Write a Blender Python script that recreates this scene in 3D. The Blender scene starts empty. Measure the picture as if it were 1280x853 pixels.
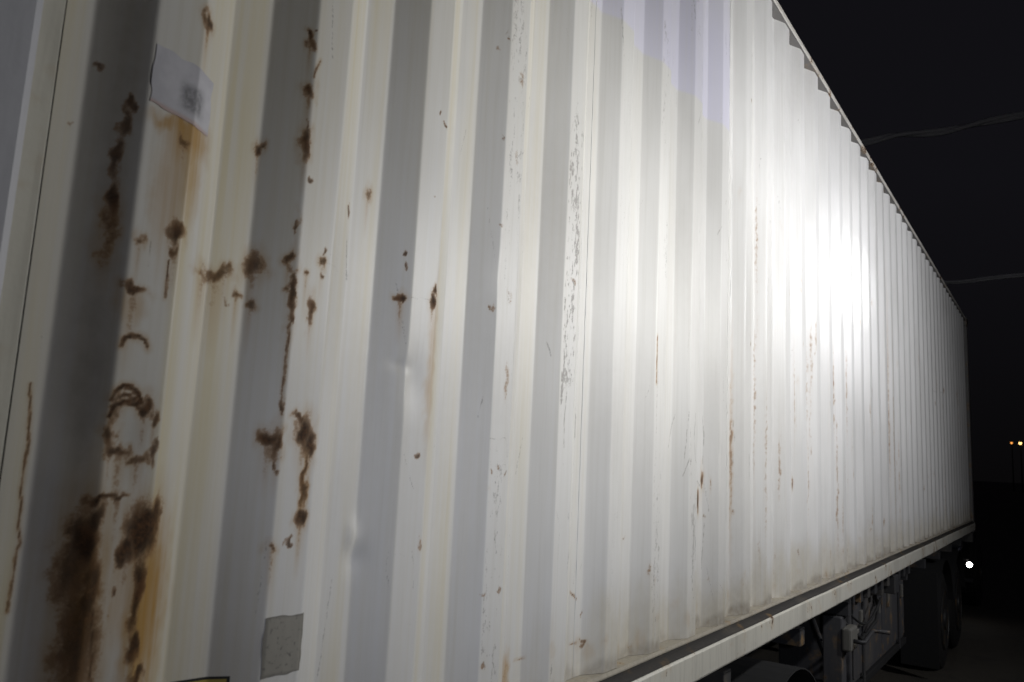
import bpy, bmesh, math, random
import numpy as np
from mathutils import Vector, Matrix

sc = bpy.context.scene
COL = sc.collection
random.seed(4)
DECK = 1.25            # height of the trailer deck; the container stands on it
# ------------------------------------------------------------------ camera
cam = bpy.data.cameras.new('camera')
camo = bpy.data.objects.new('camera', cam); COL.objects.link(camo)
yaw, pitch, roll = 0.6125, 0.1445, 0.0487
fw = Vector((math.cos(yaw)*math.cos(pitch), math.sin(yaw)*math.cos(pitch), math.sin(pitch)))
rt = Vector((math.sin(yaw), -math.cos(yaw), 0)); up = rt.cross(fw)
r2 = rt*math.cos(roll) + up*math.sin(roll); u2 = -rt*math.sin(roll) + up*math.cos(roll)
camo.matrix_world = Matrix(((r2.x, u2.x, -fw.x, 0), (r2.y, u2.y, -fw.y, -1.009), (r2.z, u2.z, -fw.z, DECK+0.7118), (0, 0, 0, 1)))
cam.sensor_width = 36; cam.lens = 36*980.83/1280
cam.clip_start = 0.02; cam.clip_end = 2000
cam.dof.use_dof = True; cam.dof.focus_distance = 2.6; cam.dof.aperture_fstop = 6.5
sc.camera = camo
# ------------------------------------------------------------------ night sky
w = bpy.data.worlds.new('World'); sc.world = w; w.use_nodes = True
wn = w.node_tree.nodes; wl = w.node_tree.links; bg = wn['Background']
tc = wn.new('ShaderNodeTexCoord'); sx = wn.new('ShaderNodeSeparateXYZ'); wl.new(tc.outputs['Generated'], sx.inputs[0])
cr = wn.new('ShaderNodeValToRGB'); wl.new(sx.outputs['Z'], cr.inputs[0])
cr.color_ramp.elements[0].position = 0.0; cr.color_ramp.elements[0].color = (0.0022, 0.0020, 0.0022, 1)
cr.color_ramp.elements[1].position = 0.32; cr.color_ramp.elements[1].color = (0.0048, 0.0046, 0.0060, 1)
wl.new(cr.outputs[0], bg.inputs['Color']); bg.inputs['Strength'].default_value = 1.0
sc.view_settings.view_transform = 'Standard'; sc.view_settings.look = 'None'
sc.view_settings.exposure = 0.14; sc.view_settings.gamma = 1
# ------------------------------------------------------------------ lights: an inspector's torch ahead of the camera, a cool lamp behind it, added fill spots
def spot(name, loc, aim, power, cone, blend, color, radius=0.03):
    l = bpy.data.lights.new(name, 'SPOT'); l.energy = power; l.spot_size = math.radians(cone); l.spot_blend = blend
    l.color = color; l.shadow_soft_size = radius
    o = bpy.data.objects.new(name, l); COL.objects.link(o); o.location = loc
    o.rotation_euler = (Vector(aim)-Vector(loc)).to_track_quat('-Z', 'Y').to_euler()
    return o
T = (2.95, -1.4, DECK+1.45)
WARM = (1, 0.985, 0.94); COOL = (0.975, 0.975, 1)
spot('torch_flood', T, (2.95, 0, DECK+1.65), 62, 178, 1, WARM)
spot('torch_beam_up', T, (3.6, 0, DECK+2.5), 32, 80, 1, COOL)
spot('fill_spot_left', (2.1, -1.15, DECK+1.35), (1.6, 0, DECK+1.2), 38, 132, 1, WARM)  # unseen spot added to lift the near flats
T2 = (2.6, -1.15, DECK+1.5)
spot('torch_beam_far', T2, (9, 0, DECK+2.5), 160, 48, 1, COOL)
spot('torch_hotspot', T2, (5.0, 0, DECK+1.86), 340, 14, 1, COOL)
spot('torch_halo', T2, (5.0, 0, DECK+1.8), 70, 32, 1, COOL)
# unseen fill spots added off to the right of the frame, turned on the side of the container
spot('fill_spot_near', (4.2, -1.6, DECK+1.7), (4.2, 0, DECK+1.3), 76, 150, 1, COOL, .05)
spot('fill_spot_high', (5.2, -2.2, DECK+2.2), (4.6, 0, DECK+2.4), 40, 80, 1, COOL, .05)
spot('fill_spot_wide', (6.5, -3.5, DECK+2.5), (6.5, 0, DECK+1.7), 200, 150, 1, COOL, .06)
spot('fill_spot_wide_top', (6.5, -3.5, DECK+2.5), (5.9, 0, DECK+2.4), 70, 80, 1, COOL, .06)
spot('fill_spot_camera', (.3, -1.1, DECK+.7), (2.5, 0, DECK+.75), 26, 98, 1, (0.80, 0.85, 1))  # unseen cool fill added beside the camera for the slopes facing it
spot('cool_lamp', (-1.6, -1.7, DECK), (1.6, 0, DECK+0.5), 9, 58, 1, (0.84, 0.84, 1))
# ------------------------------------------------------------------ helpers
def tag(o, label=None, cat=None, group=None, kind=None):
    if label: o['label'] = label
    if cat: o['category'] = cat
    if group: o['group'] = group
    if kind: o['kind'] = kind
    return o
def empty(name, loc, label, cat, group=None, rz=0):
    o = bpy.data.objects.new(name, None); COL.objects.link(o); o.location = loc; o.rotation_euler = (0, 0, rz)
    o.empty_display_size = .2
    return tag(o, label, cat, group)
def link(name, me, mat, parent=None, loc=None):
    o = bpy.data.objects.new(name, me)
    if mat and not me.materials: me.materials.append(mat)
    COL.objects.link(o)
    if parent: o.parent = parent
    if loc: o.location = loc
    return o
def copy_tree(o, parent=None):
    c = o.copy(); COL.objects.link(c); c.parent = parent
    for ch in list(o.children): copy_tree(ch, c)
    return c
def box(bm, x0, x1, y0, y1, z0, z1, bev=0.0):
    b = bmesh.new(); bmesh.ops.create_cube(b, size=1)
    for v in b.verts:
        v.co = Vector((x0+(v.co.x+.5)*(x1-x0), y0+(v.co.y+.5)*(y1-y0), z0+(v.co.z+.5)*(z1-z0)))
    if bev: bmesh.ops.bevel(b, geom=list(b.edges), offset=bev, segments=2, affect='EDGES', profile=.5)
    m = bpy.data.meshes.new('t'); b.to_mesh(m); b.free(); bm.from_mesh(m); bpy.data.meshes.remove(m)
def tube(bm, pts, r, seg=8):
    pts = [Vector(p) for p in pts]; rings = []
    for i, p in enumerate(pts):
        d = (pts[min(i+1, len(pts)-1)]-pts[max(i-1, 0)]).normalized()
        a = d.orthogonal().normalized() if i == 0 else (pa - d*pa.dot(d)).normalized()
        pa = a; b = d.cross(a); rr = r[i] if isinstance(r, (list, tuple)) else r
        rings.append([bm.verts.new(p+(a*math.cos(t)+b*math.sin(t))*rr) for t in (2*math.pi*k/seg for k in range(seg))])
    for A, B in zip(rings, rings[1:]):
        for k in range(seg): bm.faces.new((A[k], A[(k+1) % seg], B[(k+1) % seg], B[k]))
    bm.faces.new(rings[0][::-1]); bm.faces.new(rings[-1])
def lathe(bm, prof, seg=32, axis='y', c=(0, 0, 0)):
    rings = []
    for (h, r) in prof:
        ring = []
        for k in range(seg):
            t = 2*math.pi*k/seg; a, b = r*math.cos(t), r*math.sin(t)
            p = (a, h, b) if axis == 'y' else (a, b, h) if axis == 'z' else (h, a, b)
            ring.append(bm.verts.new((p[0]+c[0], p[1]+c[1], p[2]+c[2])))
        rings.append(ring)
    for A, B in zip(rings, rings[1:]):
        for k in range(seg): bm.faces.new((A[k], A[(k+1) % seg], B[(k+1) % seg], B[k]))
    bm.faces.new(rings[0]); bm.faces.new(rings[-1][::-1])
def done(bm, name, mat, parent=None, smooth=False, loc=None):
    bmesh.ops.recalc_face_normals(bm, faces=bm.faces)
    me = bpy.data.meshes.new(name); bm.to_mesh(me); bm.free()
    if smooth: me.shade_smooth()
    return link(name, me, mat, parent, loc)
def boxpart(name, mat, parent, dims, bev=.004):
    bm = bmesh.new(); box(bm, *dims, bev); return done(bm, name, mat, parent)

# ------------------------------------------------------------------ node shorthand
class NT:
    def __init__(s, name):
        s.m = bpy.data.materials.new(name); s.m.use_nodes = True; s.t = s.m.node_tree; s.b = s.t.nodes['Principled BSDF']
    def n(s, typ, **k):
        nd = s.t.nodes.new(typ)
        for a, v in k.items(): setattr(nd, a, v)
        return nd
    def put(s, sock, v):
        if hasattr(v, 'is_output'): s.t.links.new(v, sock)
        elif isinstance(v, (tuple, list)): sock.default_value = tuple(v)+((1,) if len(v) == 3 and len(sock.default_value) == 4 else ())
        else: sock.default_value = v
    def math(s, op, a, b=0.0, clamp=False):
        nd = s.n('ShaderNodeMath', operation=op, use_clamp=clamp); s.put(nd.inputs[0], a); s.put(nd.inputs[1], b); return nd.outputs[0]
    def mix(s, f, a, b, mode='MIX'):
        nd = s.n('ShaderNodeMix', data_type='RGBA', blend_type=mode); s.put(nd.inputs[0], f); s.put(nd.inputs[6], a); s.put(nd.inputs[7], b); return nd.outputs[2]
    def ramp(s, v, lo, hi, a=0.0, b=1.0):
        nd = s.n('ShaderNodeMapRange', interpolation_type='SMOOTHSTEP'); s.put(nd.inputs[0], v); s.put(nd.inputs[1], lo); s.put(nd.inputs[2], hi); s.put(nd.inputs[3], a); s.put(nd.inputs[4], b); return nd.outputs[0]
    def coords(s, scale=(1, 1, 1)):
        if not hasattr(s, 'tc'): s.tc = s.n('ShaderNodeTexCoord')
        mp = s.n('ShaderNodeMapping'); s.put(mp.inputs[0], s.tc.outputs['Object']); mp.inputs['Scale'].default_value = scale; return mp.outputs[0]
    def noise(s, scale, detail=3, stretch=(1, 1, 1), rough=.55):
        nd = s.n('ShaderNodeTexNoise'); s.put(nd.inputs['Vector'], s.coords(stretch)); nd.inputs['Scale'].default_value = scale
        nd.inputs['Detail'].default_value = detail; nd.inputs['Roughness'].default_value = rough; return nd.outputs[0]
    def bump(s, h, strength, dist):
        nd = s.n('ShaderNodeBump'); nd.inputs['Strength'].default_value = strength; nd.inputs['Distance'].default_value = dist
        s.put(nd.inputs['Height'], h); s.put(s.b.inputs['Normal'], nd.outputs[0])
    def set(s, **k):
        for a, v in k.items(): s.put(s.b.inputs[a.replace('_', ' ')], v)
        return s.m

RUST_DARK = (0.032, 0.018, 0.012); RUST_MID = (0.105, 0.050, 0.024); AMBER = (0.40, 0.235, 0.07)
def paint_steel(name, base, rust=.5, dirt=.5, rough=.42):
    """painted steel with rust freckles, streaks and dirt"""
    t = NT(name); n1 = t.noise(9, 5); n2 = t.noise(60, 4); n3 = t.noise(3, 3, (1, 1, .25)); fine = t.noise(14, 4, (6, 6, .4))
    c = t.mix(t.math('MULTIPLY', t.ramp(fine, .42, .72), .35*dirt), base, [v*.55 for v in base])
    c = t.mix(t.math('MULTIPLY', t.ramp(n3, .5, .75), .5*dirt), c, (0.16, 0.14, 0.11))
    m = t.ramp(t.math('ADD', n1, t.math('MULTIPLY', t.math('SUBTRACT', n2, .5), .5)), .78-.22*rust, .84-.22*rust)
    hal = t.ramp(n1, .60-.12*rust, .80-.12*rust)
    c = t.mix(t.math('MULTIPLY', hal, .45), c, AMBER)
    c = t.mix(m, c, t.mix(n2, RUST_DARK, RUST_MID))
    t.bump(t.math('ADD', n2, t.math('MULTIPLY', m, -.6)), .25, .002)
    return t.set(Base_Color=c, Roughness=t.mix(m, (rough,)*3, (.9,)*3), Specular_IOR_Level=.4)
def plain(name, col, rough=.6, var=.35, scale=20, metallic=0.0, bump=.15):
    t = NT(name); n = t.noise(scale, 5); big = t.noise(scale*.15, 3)
    c = t.mix(n, [v*(1-var) for v in col], [min(1, v*(1+var)) for v in col]); c = t.mix(t.math('MULTIPLY', big, .4), c, [v*.6 for v in col])
    t.bump(n, bump, .003); return t.set(Base_Color=c, Roughness=rough, Metallic=metallic)
def lamp_mat(name, col, strength):
    t = NT(name); t.b.inputs['Emission Color'].default_value = (*col, 1); t.b.inputs['Emission Strength'].default_value = strength
    return t.set(Base_Color=(.8, .8, .8))

# ------------------------------------------------------------------ the worn wall paint: masks baked per vertex, broken up by noise
def wall_paint():
    t = NT('worn_container_paint')
    a = t.n('ShaderNodeAttribute', attribute_name='wear'); sa = t.n('ShaderNodeSeparateColor'); t.put(sa.inputs[0], a.outputs['Color'])
    b = t.n('ShaderNodeAttribute', attribute_name='tone'); sb = t.n('ShaderNodeSeparateColor'); t.put(sb.inputs[0], b.outputs['Color'])
    core, halo, scuff = sa.outputs; yellow, patch, dark_tone = sb.outputs
    grit = t.noise(220, 5, rough=.7); mid = t.noise(45, 4); cloud = t.noise(5, 3, (1, 1, .35))
    streak = t.noise(10, 5, (9, 9, .22)); streak2 = t.noise(26, 3, (6, 6, .12))
    base = t.mix(t.ramp(cloud, .3, .7), (0.60, 0.598, 0.590), (0.65, 0.648, 0.642))
    base = t.mix(t.math('MULTIPLY', t.ramp(streak, .45, .8), .30), base, (0.49, 0.485, 0.465))
    base = t.mix(t.math('MULTIPLY', t.ramp(streak2, .52, .75), .16), base, (0.45, 0.44, 0.41))
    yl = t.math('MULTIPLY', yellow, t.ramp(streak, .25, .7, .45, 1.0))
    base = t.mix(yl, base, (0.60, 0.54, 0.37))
    base = t.mix(t.math('MULTIPLY', patch, t.ramp(streak, .2, .75, 1.0, .75)), base, (0.60, 0.595, 0.70))
    gr = t.math('MULTIPLY', dark_tone, t.ramp(mid, .25, .75, .65, 1.0), True)
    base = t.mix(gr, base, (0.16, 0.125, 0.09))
    # faint hairline rub marks and specks everywhere
    sp = t.math('MULTIPLY', t.ramp(grit, .69, .74), .30)
    base = t.mix(sp, base, (0.22, 0.20, 0.17))
    sc_ = t.ramp(t.math('ADD', scuff, t.math('MULTIPLY', t.math('SUBTRACT', grit, .5), 1.5)), .38, .78)
    sc_ = t.math('MULTIPLY', sc_, t.ramp(scuff, .05, .3), True)
    base = t.mix(t.math('MULTIPLY', sc_, .62), base, (0.17, 0.155, 0.145))
    hl = t.math('MULTIPLY', halo, t.ramp(streak, .2, .7, .5, 1.0), True)
    base = t.mix(t.math('MULTIPLY', hl, 1.0, True), base, AMBER)
    rk = t.math('ADD', core, t.math('MULTIPLY', t.math('SUBTRACT', grit, .5), .85))
    rk = t.math('ADD', rk, t.math('MULTIPLY', t.math('SUBTRACT', mid, .5), .7))
    rm = t.math('MULTIPLY', t.ramp(rk, .26, .62), t.ramp(core, .05, .25), True)
    rim = t.math('MULTIPLY', t.ramp(rk, .12, .42), t.ramp(core, .03, .2), True)
    base = t.mix(t.math('MULTIPLY', rim, .6), base, (0.30, 0.17, 0.075))
    rf = t.math('MULTIPLY', rm, t.ramp(core, .1, 1.1, .28, .95))
    rc = t.mix(t.ramp(t.math('ADD', t.math('MULTIPLY', mid, .6), t.math('MULTIPLY', grit, .4)), .42, .60), RUST_DARK, RUST_MID)
    rc = t.mix(t.ramp(grit, .60, .72), rc, (0.15, 0.075, 0.035))
    base = t.mix(rf, base, rc)
    h = t.math('ADD', t.math('MULTIPLY', grit, .25), t.math('MULTIPLY', rm, -.5)); h = t.math('ADD', h, t.math('MULTIPLY', rm, t.math('MULTIPLY', grit, .9)))
    h = t.math('ADD', h, t.math('MULTIPLY', mid, .25)); h = t.math('ADD', h, t.math('MULTIPLY', sc_, -.15))
    t.bump(h, .35, .0012)
    rough = t.mix(rm, t.mix(sc_, t.mix(cloud, (.36,)*3, (.5,)*3), (.7,)*3), (.95,)*3)
    return t.set(Base_Color=base, Roughness=rough, Specular_IOR_Level=.22)

CREAM = (0.60, 0.585, 0.52)
M = dict(
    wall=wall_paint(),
    cream=paint_steel('cream_rail_paint', CREAM, .62, .9),
    toprail=paint_steel('top_rail_paint', (0.55, 0.53, 0.49), .75, .9, .5),
    post=paint_steel('grey_post_paint', (0.50, 0.51, 0.56), .1, .5, .5),
    dark_tone=paint_steel('dark_ledge', (0.034, 0.031, 0.028), .35, .6, .8),  # dark brown-grey band along the bottom rail
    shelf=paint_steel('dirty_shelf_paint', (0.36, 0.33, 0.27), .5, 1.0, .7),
    under=paint_steel('dark_rail_post_paint', (0.16, 0.155, 0.15), .6, .6, .7),  # dark grey on the rail underside, the far post and far castings
    roof=paint_steel('roof_paint', (0.5, 0.5, 0.48), .5, .8),
    chassis=paint_steel('chassis_paint', (0.04, 0.04, 0.043), .15, .6, .6),
    boxm=paint_steel('storage_box_paint', (0.065, 0.065, 0.07), .35, .8, .6),
    galv=paint_steel('pale_worn_steel', (0.15, 0.145, 0.13), .5, .8, .6),
    flap=plain('black_rubber', (0.012, 0.012, 0.0125), .75),
    tyre=plain('tyre_rubber', (0.014, 0.0135, 0.013), .85, .3, 30),
    rim=paint_steel('wheel_rim_paint', (0.03, 0.03, 0.03), .6, .8, .5),
    cab=paint_steel('dark_cab_paint', (0.02, 0.022, 0.035), .1, .4, .35),
    glass=plain('dark_glass', (0.01, 0.01, 0.012), .08, .1, 3, 0, 0),
    concrete=plain('weathered_concrete', (0.25, 0.24, 0.22), .85, .2, 12),
    cable=plain('cable_sheath', (0.50, 0.50, 0.52), .6, .3, 30),
    seal=plain('dark_joint', (0.02, 0.018, 0.015), .9),
    lamp=lamp_mat('lit_lamp_lens', (1, 0.97, 0.93), 40),
    sodium=lamp_mat('lit_sodium_lens', (1, 0.36, 0.07), 1.3),
    sodium_white=lamp_mat('lit_warm_lens', (1, 0.60, 0.20), 2.6),
)
t = NT('tarmac_ground'); a1 = t.noise(.35, 5); a2 = t.noise(60, 4); a3 = t.noise(3, 4)
c = t.mix(a1, (0.055, 0.048, 0.038), (0.085, 0.075, 0.058)); c = t.mix(t.math('MULTIPLY', t.ramp(a3, .5, .7), .5), c, (0.035, 0.033, 0.03))
c = t.mix(t.ramp(a2, .62, .75), c, (0.15, 0.14, 0.12)); t.bump(t.math('ADD', a2, t.math('MULTIPLY', a3, 2)), .6, .02)
M['ground'] = t.set(Base_Color=c, Roughness=.9)

# ------------------------------------------------------------------ ground
bm = bmesh.new(); bmesh.ops.create_grid(bm, x_segments=2, y_segments=2, size=600)
tag(done(bm, 'ground', M['ground']), kind='structure')

# ------------------------------------------------------------------ numpy noise
rng = np.random.RandomState(7)
LAT = rng.rand(256, 256)
def vnoise(x, z):
    xi = np.floor(x).astype(int); zi = np.floor(z).astype(int); fx = x-xi; fz = z-zi
    fx = fx*fx*(3-2*fx); fz = fz*fz*(3-2*fz); xi &= 255; zi &= 255; x1 = (xi+1) & 255; z1 = (zi+1) & 255
    return (LAT[xi, zi]*(1-fx)+LAT[x1, zi]*fx)*(1-fz)+(LAT[xi, z1]*(1-fx)+LAT[x1, z1]*fx)*fz
def fbm(x, z, o=4):
    s = 0; a = .5; tot = 0
    for k in range(o): s = s+a*vnoise(x+17.3*k, z+9.1*k); tot += a; a *= .5; x = x*2.03; z = z*2.03
    return s/tot
def sstep(v, lo, hi):
    q = np.clip((v-lo)/(hi-lo), 0, 1); return q*q*(3-2*q)

# ------------------------------------------------------------------ corrugation profile
X0, PITCH, XA, XB = .54, .278, .437, 12.262
Z0, Z1 = .160, 2.842
def depth_raw(x):
    q = (x-X0) % PITCH
    d = np.where(q < .072, 0, np.where(q < .14, .036*(q-.072)/.068, np.where(q < .21, .036, .036*(1-(q-.21)/.068))))
    d = np.where(x < .472, .036, d); return np.where(x > X0+.14+PITCH*41, .036, d)
def depth(x, r=.0016):
    return sum(depth_raw(x+o*r) for o in (-1, -.5, 0, .5, 1))/5
DENTS = [(1.018, .555, .016, .028, -.007), (1.03, .52, .02, .03, .006), (1.085, .87, .022, .012, .004), (1.12, .84, .03, .05, .005),
         (.56, .70, .03, .05, .004), (.50, .64, .04, .06, -.002), (.505, .72, .03, .06, .0015), (1.39, 1.1, .03, .05, .003), (2.79, .72, .03, .07, .004), (2.56, .74, .02, .06, .004), (.60, .5, .03, .08, .004)]
def wallY(x, z):
    y = depth(x)
    y = y + (fbm(x*2.2+3, z*1.1, 2)-.5)*.0035
    for (cx, cz, a, b, h) in DENTS: y = y + h*np.exp(-((x-cx)/a)**2-((z-cz)/b)**2)
    return y

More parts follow.
